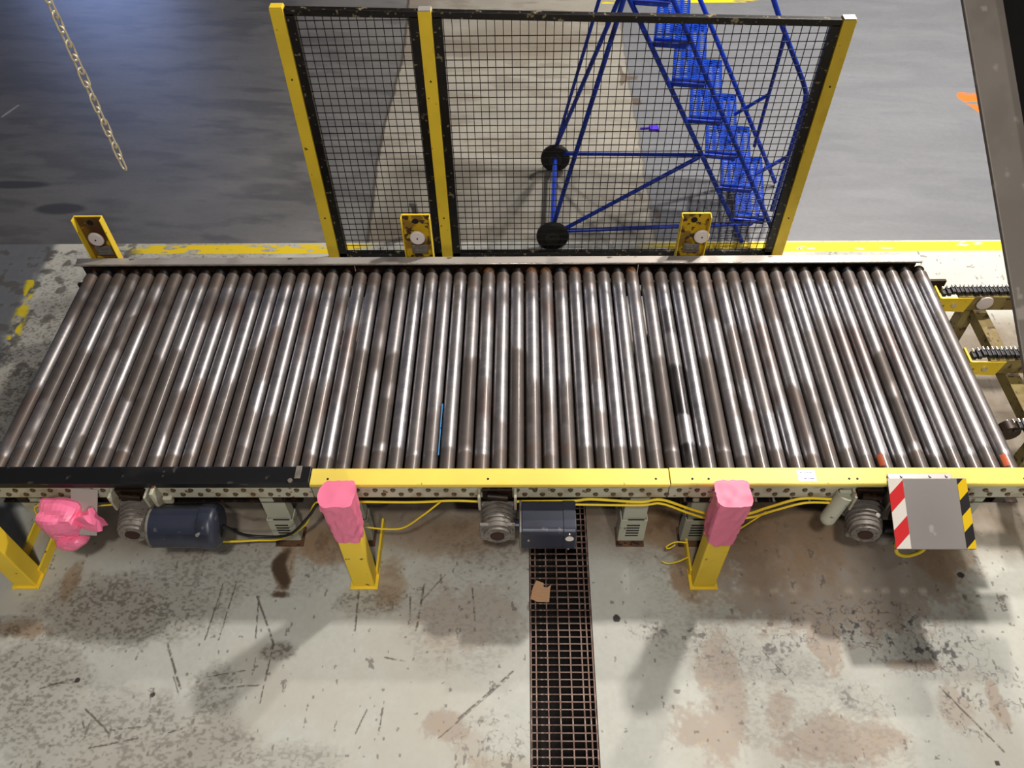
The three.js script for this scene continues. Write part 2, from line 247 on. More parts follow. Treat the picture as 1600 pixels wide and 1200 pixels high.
/* ───────── drain grate and cardboard scrap ───────── */
{
  const t = thing('drain_grate', 'long rusty steel drain grate of crossed bars set into the pale floor', 'drain grate', [(GX0 + GX1) / 2, 0, 1]);
  const l = GZ1 - GZ0 - 0.01, zc = (GZ0 + GZ1) / 2, long = uvBox(box(0.007, 0.03, l, 0, 0, 0, 0.001)), cross = uvBox(box(GX1 - GX0 - 0.012, 0.008, 0.005, 0, 0, 0, 0.001));
  for (const x of [2.742, 2.768, 2.826, 2.884, 2.942, 3.0, 3.03, 3.055]) put('bearing_bar', long, M.grate, t, x, -0.019, zc);
  for (let z = GZ0 + 0.03; z < GZ1 - 0.01; z += 0.0365) put('cross_bar', cross, M.grate, t, (GX0 + GX1) / 2, -0.008, z);
}
{
  const s = new THREE.Shape([[-0.05, -0.045], [-0.012, -0.06], [0.05, -0.055], [0.048, 0.025], [0.052, 0.045], [0.03, 0.025], [0.012, 0.028], [0.01, 0.05], [-0.03, 0.062], [-0.045, 0.02]].map(([a, b]) => new THREE.Vector2(a, b)));
  const gs = [flat(new THREE.ExtrudeGeometry(s, { depth: 0.004, bevelEnabled: false }))];
  for (let k = 0; k < 7; k++) gs.push(box(0.085, 0.004, 0.005, 0, -0.05 + k * 0.0105, 0.004, 0.001));
  const g = uvBox(merge(gs)); g.rotateX(-Math.PI / 2); g.rotateZ(0.06); g.rotateY(-0.12); g.translate(2.797, 0.006, 0.404);
  solo('cardboard_scrap', g, std({ color: 0xc09a76, roughness: 0.9 }), 'torn scrap of brown corrugated cardboard lying on the drain grate', 'cardboard');
}

/* ───────── roller conveyors ───────── */
const PITCH = 0.089, ROLL_R = 0.0395, ROLL_Y = H - 0.030, ROLL_L = 1.485, ROLL_ZC = -0.6875;
const rollerGeo = (() => { // lathe with softened ends, u round, v along
  const h = ROLL_L / 2, pr = [[0.018, -h], [ROLL_R - 0.003, -h], [ROLL_R, -h + 0.004], [ROLL_R, h - 0.004], [ROLL_R - 0.003, h], [0.018, h]].map(([r, y]) => new THREE.Vector2(r, y));
  const g = new THREE.LatheGeometry(pr, 30), p = g.attributes.position, uv = g.attributes.uv;
  for (let i = 0; i < p.count; i++) uv.setY(i, (p.getY(i) + h) / ROLL_L);
  g.rotateX(Math.PI / 2); return g;
})();
const bearingGeo = uvBox(merge([alongZ(cyl(0.033, 0.05, 18)), alongZ(cyl(0.036, 0.008, 18)).translate(0, 0, -0.012), alongZ(cyl(0.012, 0.09, 10))]));
const rollMats = [];
for (let v = 0; v < 15; v++) {
  // 0-4 brown and dull, 5-13 worn bright in places, 14 with black bands
  const dull = v < 5 ? R(0.6, 0.95) : v < 9 ? R(0.3, 0.55) : R(0.05, 0.25), s = v * 13.7;
  const front = R(0.88, 0.93), rear = R(0.05, 0.14);
  const state = (u, y) => {
    const a = fbm(y * 4.2 + s, u * 1.2 + s, 3), b = fbm(y * 34 + s, u * 4, 3), ring = vn(y * 200 + s, s);
    const end = Math.max(sstep(front - 0.015, front + 0.015, y + 0.02 * (b - 0.5)), 1 - sstep(rear - 0.03, rear + 0.03, y + 0.03 * (b - 0.5)));
    const patch = sstep(0.5, 0.62, a);
    return [clamp(Math.max(end * 0.9, dull * (0.55 + 0.45 * patch) + 0.5 * patch * (v % 2 ? 1 : 0.55) + 0.1 * (b - 0.5))), a, b, ring, end];
  };
  const map = dataTex(64, 512, (i, j, c) => {
    const [d, a, b, ring, end] = state(i / 64 > 0.5 ? 1 - i / 64 : i / 64, j / 512), k = 0.9 + 0.16 * b + 0.08 * (ring - 0.5);
    c[0] = 184 * k; c[1] = 183 * k; c[2] = 188 * k; mix(c, 74 + 22 * b, 68 + 19 * b, 65 + 18 * b, d * 0.95); mix(c, 92, 66, 48, 0.25 * end * sstep(0.45, 0.62, b));
    if (v % 3 === 0) mix(c, 88, 66, 58, 0.4 * sstep(0.6, 0.72, a));
    if (v === 14) { const y = j / 512 + 0.02 * (b - 0.5), on = 0.5 * (sstep(0.2, 0.24, y) - sstep(0.32, 0.38, y)) + (sstep(0.5, 0.53, y) - sstep(0.74, 0.76, y)) + (sstep(0.87, 0.89, y) - sstep(0.96, 0.975, y)); mix(c, 50, 47, 48, 0.75 * clamp(on)); }
  });
  const rm = dataTex(64, 512, (i, j, c) => { const [d, , b] = state(i / 64 > 0.5 ? 1 - i / 64 : i / 64, j / 512); c[0] = 255; c[1] = 255 * clamp(0.34 + 0.26 * d + 0.06 * (b - 0.5)); c[2] = 255 * clamp(0.92 - 0.4 * d); }, false);
  rollMats.push(new THREE.MeshPhysicalMaterial({ map, roughnessMap: rm, metalnessMap: rm, roughness: 1, metalness: 1, clearcoat: v < 5 ? 0.12 : v < 9 ? 0.4 : 0.55, clearcoatRoughness: 0.2 }));
}
const FZ = 0.135;                                      // outer face of the front side frame
const legGeo = {};
function leg(t, x, z, front) {
  const d = front ? 1 : -1, w = 0.125;
  const l = part('leg', [box(w, 0.26, 0.07, x, 0.38, z - d * 0.04, 0.006)], M.leg, t);
  part('foot_plate', [box(w + 0.018, 0.22, 0.008, x, 0.15, z, 0.003), box(0.008, 0.22, 0.07, x - w / 2 - 0.006, 0.15, z - d * 0.035, 0.003), box(0.008, 0.22, 0.07, x + w / 2 + 0.006, 0.15, z - d * 0.035, 0.003)], M.leg, l);
  part('base_plate', box(w + 0.03, 0.012, 0.12, x, 0.006, z - d * 0.04, 0.003), M.rust, l);
  if (front) part('slot', [0, 1, 2, 3, 4].map((k) => box(0.07, 0.011, 0.006, x, 0.1 + k * 0.027, z + 0.0035, 0.001)), M.darkPaint, l);
  if (front) part('seam', box(w * 0.7, 0.007, 0.004, x + 0.01, 0.262, z + 0.002, 0.001), M.darkPaint, l);
}
const boltGeo = uvBox(merge([alongZ(cyl(0.0105, 0.008, 6)), alongZ(cyl(0.014, 0.003, 12)).translate(0, 0, -0.004)]));
function gearbox(t, x, y, tilt, lab) {                  // worm gear case, axis towards the viewer
  const z0 = FZ + 0.012, place = (g) => g.rotateY(tilt).translate(x, y, z0);
  const body = [alongZ(cyl(0.078, 0.15, 26)).translate(0, 0, 0.075), box(0.17, 0.14, 0.03, 0, -0.01, 0.012, 0.01), box(0.15, 0.05, 0.09, 0, -0.065, 0.1, 0.012)];
  const gb = part('gearbox', body.map(place), M.gear, t);
  for (let k = 0; k < 5; k++) part('cooling_fin', place(alongZ(cyl(0.094 - 0.003 * k, 0.009, 26)).translate(0, 0, 0.025 + k * 0.024)), M.gear, gb);
  part('flange', place(merge([alongZ(cyl(0.068, 0.022, 26)).translate(0, 0, 0.156), ...[0, 1, 2, 3, 4, 5].map((k) => alongZ(cyl(0.006, 0.006, 6)).translate(0.053 * Math.cos(k * 1.047 + 0.5), 0.053 * Math.sin(k * 1.047 + 0.5), 0.17))])), M.gear, gb);
  part('bore', place(merge([alongZ(cyl(0.036, 0.006, 22)).translate(0, 0, 0.169)])), M.bore, gb);
  return gb;
}
function driveBracket(t, x, y0) {                        // oily chain case behind a pale U of plate
  part('chain_case', [box(0.15, 0.085, 0.02, x, H - 0.05, FZ + 0.006, 0.004), bar(V3(x - 0.05, H - 0.04, FZ + 0.03), V3(x + 0.05, H - 0.055, FZ + 0.03), 0.018)], M.oily, t);
  for (const s of [-1, 1]) part('bracket_cheek', box(0.014, 0.12, 0.06, x + s * 0.09, H - 0.07, FZ + 0.03, 0.004), M.frame, t);
}
const roundedSection = (w, h, r, d) => { const s = new THREE.Shape(); const a = w / 2, b = h / 2; s.moveTo(-a + r, -b); s.lineTo(a - r, -b); s.quadraticCurveTo(a, -b, a, -b + r); s.lineTo(a, b - r); s.quadraticCurveTo(a, b, a - r, b); s.lineTo(-a + r, b); s.quadraticCurveTo(-a, b, -a, b - r); s.lineTo(-a, -b + r); s.quadraticCurveTo(-a, -b, -a + r, -b); return flat(new THREE.ExtrudeGeometry(s, { depth: d, bevelEnabled: true, bevelSize: 0.006, bevelThickness: 0.006, bevelSegments: 2, curveSegments: 8 })); };

const KIND = (i) => { if (i === 40) return 14;  if (i < 11) return [0, 1, 5, 2, 3, 6, 1, 4, 5, 0, 6][i]; const r = hash(i, 77); return i < 19 ? 5 + Math.floor(r * 5) : r < 0.24 ? Math.floor(hash(i, 9) * 5) : 5 + Math.floor(hash(i, 31) * 9); };
function conveyor(label, i0, i1, x0, x1, guardMat, guardKind, legs) {
  const xc = (x0 + x1) / 2, w = x1 - x0, t = thing('roller_conveyor', label, 'roller conveyor', [xc, 0, -0.69]);
  for (let i = i0; i <= i1; i++) {
    const m = put('roller', rollerGeo, rollMats[KIND(i)], t, i * PITCH, ROLL_Y + R(-0.0015, 0.0015), ROLL_ZC);
    m.rotation.z = R(0, 6.28);
    if (i === 51 || i === 58) { const q = new THREE.CylinderGeometry(0.0401, 0.0401, 0.07, 8, 1, true, -0.2, 0.75); q.rotateX(Math.PI / 2); const k = new THREE.Mesh(q, M.orange); k.name = 'paint_mark'; k.position.z = 0.665; k.rotation.z = Math.PI + 0.5 - m.rotation.z; k.userData.label = 'orange paint mark'; m.add(k); }
    const b = new THREE.Mesh(bearingGeo, i % 4 === 1 ? M.black : i > 26 && i < 40 && i % 3 ? M.rust : M.oily); b.name = 'bearing'; b.position.set(0, 0, -ROLL_L / 2 - 0.022); b.castShadow = b.receiveShadow = true; m.add(b);
  }
  // channel frames along both sides, cross members
  part('side_frame', [box(w, 0.128, 0.008, xc, H - 0.041, FZ - 0.004, 0.002), box(w, 0.008, 0.05, xc, H - 0.101, FZ - 0.025, 0.002)], M.frame, t);
  part('rear_frame', [box(w, 0.15, 0.008, xc, H - 0.075, -1.516, 0.002), box(w, 0.008, 0.05, xc, H - 0.146, -1.495, 0.002)].map((g) => (x1 > 5 ? g.scale((5.16 - x0) / w, 1, 1).translate(x0 - x0 * (5.16 - x0) / w, 0, 0) : g)), M.oily, t);
  for (const x of [x0 + 0.2, xc, x1 - 0.2]) part('cross_member', box(0.05, 0.07, 1.62, x, H - 0.14, -0.69, 0.003), M.oily, t);
  part('bed_plate', box(w - 0.16, 0.006, 1.6, xc, H - 0.19, -0.69, 0.001), M.oily, t);
  part('chain_guard', [box(w - 0.02, 0.12, 0.02, xc, H - 0.09, -1.38, 0.002)], M.oily, t);
  // the cover over the front ends of the rollers
  if (guardKind === 'black') part('guard_cover', [box(w, 0.012, 0.1, xc, H + 0.03, 0.095, 0.005), box(w, 0.04, 0.008, xc, H + 0.014, 0.143, 0.003), box(w, 0.03, 0.008, xc, H + 0.018, 0.048, 0.003)], guardMat, t, 'black painted cover along the front edge');
  else part('guard_cover', [box(w, 0.01, 0.094, xc, H + 0.03, 0.097, 0.003), box(w, 0.022, 0.006, xc, H + 0.022, 0.144, 0.002), box(w, 0.03, 0.006, xc, H + 0.018, 0.052, 0.002)], guardMat, t, 'bright yellow cover along the front edge');
  if (guardKind !== 'black') for (const hx of [1.733, 2.53, 3.36, 3.54, 3.62, 4.31, 4.35, 5.166]) if (hx > x0 && hx < x1) part('screw_hole', cyl(0.006, 0.002, 10).translate(hx, H + 0.0355, 0.113), M.darkPaint, t);
  for (let k = 0, x = x0 + 0.05; x < x1 - 0.03; x += PITCH, k++) {
    put('bolt', boltGeo, M.bolt, t, x, H - 0.03, FZ + 0.004).rotation.z = k; put('bolt', boltGeo, M.bolt, t, x + 0.038, H - 0.069, FZ + 0.004).rotation.z = k * 1.7;
  }
  for (const x of legs) { leg(t, x, FZ - 0.022, true); leg(t, x, -1.5, false); }
  return t;
}
const SX = [-0.085, 1.645, 3.432, 5.32];
{
  const t = conveyor('left section of the roller conveyor with a black front cover and brown worn rollers', 0, 18, SX[0], SX[1] - 0.004, M.black, 'black', [0.14, 1.40]);
  t.children.find((c) => c.name === 'guard_cover').position.z -= 0.008;
  part('cover_clamp', [box(0.03, 0.006, 0.075, 1.58, H + 0.039, 0.075, 0.002), bar(V3(1.548, H + 0.034, 0.125), V3(1.548, H + 0.044, 0.125), 0.012)], M.gear, t);
  driveBracket(t, 0.73); gearbox(t, 0.735, H - 0.165, 0.05);
  const m = part('motor', [alongX(cyl(0.108, 0.25, 40)).translate(0.965, H - 0.18, 0.255), alongX(cyl(0.03, 0.07, 16)).translate(0.82, H - 0.18, 0.245), box(0.2, 0.03, 0.1, 0.96, H - 0.285, 0.25, 0.004)], M.navy, t, 'dark blue cylindrical electric motor');
  const capPr = [[0.0, 0], [0.109, 0], [0.116, 0.004], [0.116, 0.055], [0.108, 0.075], [0.085, 0.085], [0, 0.086]].map(([r, y]) => new THREE.Vector2(r, y));
  part('fan_cap', flat(new THREE.LatheGeometry(capPr, 40)).rotateZ(-Math.PI / 2).translate(1.085, H - 0.18, 0.255), M.navy, m);
  part('vent_slot', [0, 1, 2, 3, 4].map((k) => box(0.004, 0.005, 0.04, 1.172, H - 0.22 + k * 0.014, 0.275, 0.001)), M.darkPaint, m);
  part('end_ring', alongX(cyl(0.109, 0.012, 40)).translate(0.838, H - 0.18, 0.255), M.gear, m);
  part('screw', [bar(V3(1.10, H - 0.105, 0.345), V3(1.10, H - 0.097, 0.355), 0.009)], M.pinBright, m);
  part('motor_bracket', [box(0.02, 0.16, 0.06, 0.862, H - 0.06, FZ + 0.03, 0.006), box(0.05, 0.05, 0.03, 0.9, H - 0.1, FZ + 0.012, 0.01)], M.frame, t);
  const g = box(0.13, 0.24, 0.004, 0, -0.1, 0, 0.001); g.rotateX(-0.75).rotateZ(-0.12).translate(0.5, H - 0.03, FZ + 0.016);
  part('sheet_bracket', g, M.rail, t);
}
{
  const t = conveyor('middle section of the roller conveyor with a plain yellow front cover', 19, 38, SX[1], SX[2] - 0.004, M.guardYellow, 'yellow', [1.80, 3.295]);
  driveBracket(t, 2.575);
  const gb = gearbox(t, 2.575, H - 0.175, 0);
  part('case_plate', [box(0.178, 0.15, 0.02, 2.575, H - 0.185, FZ + 0.148, 0.006)], M.gear, gb);
  const m = part('motor', [roundedSection(0.18, 0.17, 0.03, 0.26).rotateY(Math.PI / 2).translate(2.7, H - 0.175, 0.25), alongX(cyl(0.032, 0.09, 16)).translate(2.68, H - 0.18, 0.25)], M.navy, t, 'dark navy box shaped electric motor with a round white sticker');
  part('end_cap', roundedSection(0.184, 0.174, 0.03, 0.055).rotateY(Math.PI / 2).translate(2.905, H - 0.175, 0.25), M.navy, m);
  part('seam', box(0.003, 0.13, 0.004, 2.902, H - 0.175, 0.346, 0), M.darkPaint, m);
  part('front_ring', box(0.012, 0.178, 0.186, 2.69, H - 0.175, 0.25, 0.02), M.gear, m);
  part('sticker', alongZ(cyl(0.021, 0.003, 24)).translate(2.932, H - 0.14, 0.349), M.white, m);
  for (const [sx, sy] of [[2.93, -0.1], [2.93, -0.245], [2.73, -0.16]]) part('screw', alongZ(cyl(0.006, 0.004, 10)).translate(sx, H + sy, 0.348), M.pinBright, m);
}
const stripes = (a, b, w, h, flip, n = 4) => dataTex(64, 256, (i, j, c) => { const s = ((j / 256) * h / w + (flip ? -1 : 1) * (i / 64) ) * w / h * n; const on = ((s % 2) + 2) % 2 < 1; const k = on ? a : b; c[0] = k[0]; c[1] = k[1]; c[2] = k[2]; }, true, THREE.ClampToEdgeWrapping);
{
  const t = conveyor('right section of the roller conveyor with a yellow cover, white sticker and striped plate', 39, 58, SX[2], SX[3], M.guardYellow, 'yellow', [3.64, 5.0]);
  t.children.find((c) => c.name === 'guard_cover').position.z -= 0.004;
  const lab = dataTex(64, 48, (i, j, c) => { c[0] = 238; c[1] = 238; c[2] = 242; if ((j > 34 && j < 38 && i > 10 && i < 52 || j > 9 && j < 15 && i > 20 && i < 56) && hash(Math.floor(i / 3), j > 20 ? 1 : 2) > 0.35) { c[0] = 132; c[1] = 138; c[2] = 178; } }, true, THREE.ClampToEdgeWrapping);
  const lg = new THREE.PlaneGeometry(0.09, 0.07); lg.rotateX(-Math.PI / 2); const lm = put('sticker', lg, std({ map: lab, roughness: 0.6 }), t, 4.105, H + 0.0362, 0.095); lm.userData.label = 'small white sticker with faint blue print';
  driveBracket(t, 4.43);
  const gb = gearbox(t, 4.43, H - 0.165, -0.18);
  part('case_foot', box(0.1, 0.09, 0.1, 4.55, H - 0.26, 0.25, 0.02), M.gear, gb);
  part('oil_plug', merge([alongZ(cyl(0.011, 0.008, 14)).rotateX(-0.8).translate(4.455, H - 0.09, 0.245)]), M.white, gb);
  part('motor', [alongX(cyl(0.095, 0.26, 32)).translate(4.71, H - 0.2, 0.25), alongX(cyl(0.035, 0.1, 16)).translate(4.56, H - 0.19, 0.25)], M.capBlack, t);
  const arm = alongZ(cyl(0.03, 0.1, 18)); part('torque_arm', [bar(V3(4.30, H - 0.04, 0.16), V3(4.25, H - 0.19, 0.2), 0.04, 20), new THREE.SphereGeometry(0.04, 20, 12).translate(4.25, H - 0.19, 0.2), box(0.06, 0.05, 0.02, 4.3, H - 0.04, 0.15, 0.006)], M.leg, t); arm.dispose();
  // plate over the motor, sloping down to the front
  const L = 0.342, W = 0.383, ang = 0.42, px = 4.682, py = H + 0.047, pz = 0.118;
  const place = (g) => g.rotateX(ang).translate(px, py, pz);
  const cov = part('motor_cover', [place(box(W, 0.006, L, 0, 0, L / 2, 0.002)), place(box(W, 0.03, 0.005, 0, -0.013, L - 0.003, 0.001)), place(box(0.005, 0.05, L, W / 2 - 0.003, -0.024, L / 2, 0.001)), box(0.31, 0.006, 0.035, px - 0.03, H + 0.045, 0.108, 0.002), ...[-0.12, 0.02, 0.1].map((k) => bar(V3(px + k, H + 0.047, 0.107), V3(px + k, H + 0.054, 0.107), 0.007, 6))], M.plate, t, 'bare grey metal plate sloping over the motor');
  const tape = (x, w, tex, label) => { const g = new THREE.PlaneGeometry(w, L - 0.004); g.rotateX(-Math.PI / 2); g.translate(x, 0.0042, L / 2); g.rotateX(ang); g.translate(px - origin.get(t).x, py, pz - origin.get(t).z); const m = new THREE.Mesh(g, std({ map: tex, roughness: 0.45 })); m.name = 'warning_tape'; m.receiveShadow = true; m.userData.label = label; cov.add(m); };
  tape(-W / 2 + 0.036, 0.072, stripes([222, 44, 48], [240, 236, 228], 0.072, L, true, 3.9), 'red and white striped tape');
  tape(W / 2 - 0.024, 0.046, stripes([40, 38, 40], [246, 206, 24], 0.046, L, true, 4.4), 'black and yellow striped tape');
}
// the long flat rail at the back
{
  const t = thing('guide_rail', 'long straight bare steel rail along the back ends of all the rollers', 'rail', [2.53, H - 0.04, -1.51]);
  part('top_flange', box(5.27, 0.006, 0.058, 2.535, H + 0.035, -1.507, 0.002), M.rail, t);
  part('back_web', box(5.28, 0.07, 0.006, 2.53, H + 0.0, -1.535, 0.002), M.rail, t);
  part('lip', box(5.28, 0.012, 0.005, 2.53, H + 0.03, -1.476, 0.002), M.pinBright, t);
}
// small strip stuck between two rollers
solo('plastic_strip', [box(0.007, 0.004, 0.16, 2.2695, H + 0.0, -0.31, 0.001), box(0.006, 0.004, 0.17, 2.2695, H - 0.001, -0.14, 0.001)], std({ color: 0x3d7fb8, roughness: 0.5 }), 'thin blue plastic strip stuck in the gap between two rollers', 'plastic strip');

/* ───────── reflector brackets at the back ───────── */
function reflectorBracket(x, rx, label, mat, hole) {
  const t = thing('reflector_bracket', label, 'reflector bracket', [x, H - 0.1, -1.58]);
  const w = 0.172, h = 0.42, y0 = H - 0.1;
  part('back_plate', box(w, h, 0.006, x, y0 + h / 2, -1.60, 0.002), mat, t);
  for (const s of [-1, 1]) part('flange', box(0.006, h, 0.05, x + s * w / 2, y0 + h / 2, -1.578, 0.002), M.yellow, t);
  part('top_edge', box(w, 0.006, 0.012, x, y0 + h, -1.597, 0.002), M.yellow, t);
  const pr = [[0, 0.012], [0.036, 0.012], [0.045, 0.009], [0.048, 0.0], [0.046, -0.004], [0, -0.004]].map(([r, y]) => new THREE.Vector2(r, y)).reverse();
  const disc = part('reflector', flat(new THREE.LatheGeometry(pr, 32)).rotateX(Math.PI / 2 - 0.1).translate(rx, H + 0.165, -1.568), M.reflector, t, 'round white reflector disc');
  part('centre_screw', alongZ(cyl(0.005, 0.005, 8)).translate(rx, H + 0.166, -1.555), M.hub, disc);
  part('lower_bracket', [box(0.1, 0.07, 0.01, x + 0.005, H + 0.062, -1.582, 0.004), box(0.05, 0.012, 0.008, x - 0.002, H + 0.06, -1.575, 0.003)], M.gear, t);
  part('hole', alongZ(cyl(0.02, 0.003, 18)).translate(x - 0.005, H + 0.27, -1.5965), M.darkPaint, t);
  return t;
}
reflectorBracket(0.058, 0.058, 'grimy yellow bracket with a white reflector disc at the left end of the back rail', std({ map: paintTex([120, 88, 30], [66, 42, 22], [200, 160, 30], { dirtAt: 0.5, chipAt: 0.7, f: 3 }), roughness: 0.6 }));
reflectorBracket(2.055, 2.055, 'yellow bracket with a white reflector disc in front of the narrow fence panel', M.oldYellow);
reflectorBracket(3.75, 3.803, 'scuffed yellow bracket with an off-centre white reflector disc in front of the ladder', M.oldYellow);

/* ───────── sensor posts in front and what wraps them ───────── */
function bollard(x, label, struts, h = 0.83) {
  const t = thing('sensor_post', label, 'post', [x, 0, 0.32], 'yellow sensor posts in front of the conveyor');
  const w = 0.118;
  part('post', box(w, h, 0.1, x, h / 2 + 0.01, 0.33, 0.01), M.yellow, t);
  part('base_plate', box(0.15, 0.014, 0.125, x, 0.007, 0.33, 0.004), M.yellow, t);
  for (const s of struts) part('side_plate', box(0.012, 0.065, 0.32, x + s * 0.066, 0.0335, 0.15, 0.002), M.yellow, t);
  if (struts.length > 1) part('back_plate', box(0.13, 0.05, 0.012, x, 0.026, 0.0, 0.002), M.yellow, t);
  return t;
}
bollard(0.017, 'yellow steel post with bare top at the far left of the conveyor front', [-1, 1]);
bollard(1.849, 'yellow steel post with pink wrapped top between the two motors', [1]);
bollard(3.666, 'yellow steel post with pink wrapped top right of the drain grate', [-1]);
bollard(5.6, 'yellow steel post mostly hidden at the far right edge under the conveyor', [-1], 0.5);
// crumpled film: a subdivided box pushed about by folds
function wrapGeo(w, h, d, taper, k) {
  const g = new THREE.BoxGeometry(w, h, d, 14, 22, 14), p = g.attributes.position;
  for (let i = 0; i < p.count; i++) {
    let x = p.getX(i), y = p.getY(i), z = p.getZ(i); const v = y / h + 0.5, a = Math.atan2(z, x);
    const rr = 1 - 0.12 * Math.pow(Math.abs(2 * x / w) * Math.abs(2 * z / d), 3), f = 1 + taper * (v - 0.35);
    const fold = 0.013 * Math.abs(fbm(a * 1.8 + k, v * 4 + a + k, 3) * 2 - 1) + 0.012 * (fbm(a * 3 + k, v * 7, 2) - 0.5);
    x *= f * rr; z *= f * rr; const l = Math.hypot(x, z) || 1; x += x / l * fold; z += z / l * fold;
    y += 0.012 * (fbm(x * 16 + k, z * 16, 2) - 0.5) * (v > 0.98 || v < 0.02 ? 1 : 0.2) + (v < 0.03 ? 0.025 * (fbm(a * 1.2 + k, 3) - 0.5) : 0);
    p.setXYZ(i, x, y, z);
  }
  g.computeVertexNormals(); return flat(g);
}
solo('plastic_wrap', wrapGeo(0.138, 0.36, 0.125, 0.22, 3).translate(1.846, 0.685, 0.33), M.pinkWrap, 'pink plastic film wrapped round the top of the post left of the drain', 'plastic wrap');
solo('plastic_wrap', wrapGeo(0.14, 0.37, 0.125, 0.2, 8).translate(3.664, 0.682, 0.33), M.pinkWrap, 'pink plastic film wrapped round the top of the post right of the drain', 'plastic wrap');
{ // the knotted bag over a sensor at the left
  // folded film: a lump pushed about by sharp creases, shaded in facets
  const crumple = (g, k, amp, f) => {
    const p = g.attributes.position;
    for (let i = 0; i < p.count; i++) {
      const v = V3(p.getX(i), p.getY(i), p.getZ(i)), a = Math.abs(2 * fbm(v.x * f + k, v.y * f - v.z * f * 0.7, 2) - 1), b = Math.abs(2 * fbm(v.z * f - v.x * f * 0.5 + k * 3, v.y * f * 0.6 + 7, 2) - 1);
      v.addScaledVector(v.clone().normalize(), amp * (1.1 * a + 0.9 * b - 0.45)); p.setXYZ(i, v.x, v.y, v.z);
    }
    const o = flat(g); o.computeVertexNormals(); return o;
  };
  const body = new THREE.BoxGeometry(0.21, 0.16, 0.15, 9, 7, 7), p = body.attributes.position;
  for (let i = 0; i < p.count; i++) { let x = p.getX(i), y = p.getY(i), z = p.getZ(i); const n = Math.hypot(x / 0.1, y / 0.075, z / 0.075), s = 1 / Math.pow(n, 0.45); p.setXYZ(i, x * s * 1.02, y * s * 1.02, z * s * 1.02); }
  const low = new THREE.IcosahedronGeometry(0.066, 4); low.scale(1.25, 0.85, 1);
  const tail = new THREE.ConeGeometry(0.062, 0.15, 12, 5); { const q = tail.attributes.position; for (let i = 0; i < q.count; i++) { const a = Math.atan2(q.getZ(i), q.getX(i)), f = 1 + 0.32 * Math.sin(a * 4 + q.getY(i) * 16); q.setXYZ(i, q.getX(i) * f, q.getY(i), q.getZ(i) * f * 0.5); } }
  const neck = new THREE.IcosahedronGeometry(0.075, 4);
  solo('plastic_bag', [crumple(body, 2.3, 0.03, 11).rotateZ(-0.08).translate(0.372, H - 0.12, 0.24), crumple(low, 5.1, 0.022, 15).rotateZ(0.3).translate(0.395, H - 0.255, 0.285), crumple(neck, 7.7, 0.022, 13).translate(0.345, H - 0.2, 0.25), crumple(tail, 1.2, 0.016, 18).scale(1.25, 1.1, 1.2).rotateZ(Math.PI / 2 + 0.25).translate(0.475, H - 0.14, 0.26)], M.pink, 'crumpled shiny pink plastic bag tied over a sensor at the left', 'plastic bag');
}

/* ───────── cables ───────── */
const CZ = FZ + 0.018;
const cable = (label, pts, r, mat) => solo('cable', tube(pts.map(([x, y, z]) => [x, H + y, z]), r, 80, 7), mat, label, 'cable');
cable('yellow cable rising from the left motor and along the frame to the middle gearbox', [[1.02, -0.43, 0.2], [1.12, -0.44, 0.2], [1.25, -0.5, 0.16], [1.39, -0.48, 0.16], [1.55, -0.332, 0.16], [1.64, -0.135, 0.155], [1.72, -0.112, CZ], [2.13, -0.118, CZ], [2.34, -0.104, CZ], [2.49, -0.112, CZ]], 0.0065, M.cableYellow);
cable('black power cable curving from the left blue motor up to the frame', [[1.17, -0.2, 0.24], [1.22, -0.32, 0.22], [1.3, -0.385, 0.2], [1.46, -0.37, 0.2], [1.58, -0.24, 0.18], [1.66, -0.115, CZ + 0.01]], 0.008, M.cableBlack);
cable('yellow cable tied along the frame from the navy motor to the right gearbox', [[2.66, -0.112, CZ], [2.95, -0.105, CZ], [3.05, -0.09, CZ], [3.29, -0.115, CZ], [3.4, -0.095, CZ], [3.557, -0.165, 0.165], [3.68, -0.21, 0.17], [3.843, -0.205, 0.17], [3.943, -0.15, 0.165], [4.095, -0.085, CZ], [4.26, -0.09, CZ]], 0.0075, M.cableYellow);
cable('second yellow cable drooping lower beside it behind the right wrapped post', [[2.95, -0.12, CZ + 0.012], [3.29, -0.128, CZ + 0.012], [3.4, -0.112, CZ + 0.012], [3.557, -0.185, 0.18], [3.68, -0.24, 0.18], [3.86, -0.225, 0.18], [3.98, -0.16, 0.175], [4.12, -0.105, CZ + 0.012], [4.27, -0.106, CZ + 0.012]], 0.0065, M.cableYellow);
cable('thin yellow cable sagging in a loop right of the left wrapped post', [[1.88, -0.285, 0.2], [1.977, -0.305, 0.2], [2.079, -0.292, 0.2], [2.19, -0.185, 0.19], [2.285, -0.1, CZ + 0.01]], 0.005, M.cableYellow);
cable('thin yellow cable slanting up from behind the right wrapped post', [[3.75, -0.4, 0.22], [3.812, -0.33, 0.2], [3.87, -0.23, 0.2], [3.93, -0.15, 0.19]], 0.004, M.cableYellow);
cable('yellow wire looping from the frame into the pink bag', [[0.37, -0.1, 0.17], [0.336, -0.085, 0.19], [0.295, -0.06, 0.2], [0.245, -0.085, 0.2], [0.222, -0.148, 0.2], [0.25, -0.19, 0.21], [0.3, -0.19, 0.215]], 0.005, M.cableYellow);
cable('yellow wire running from the pink bag behind the left gearbox', [[0.45, -0.16, 0.16], [0.522, -0.15, 0.155], [0.651, -0.135, 0.155], [0.816, -0.13, 0.153]], 0.0045, M.cableYellow);
cable('yellow cable loop hanging below the striped metal plate', [[4.56, -0.2, 0.33], [4.575, -0.26, 0.36], [4.64, -0.29, 0.36], [4.7, -0.26, 0.35], [4.72, -0.2, 0.33]], 0.01, M.cableYellow);
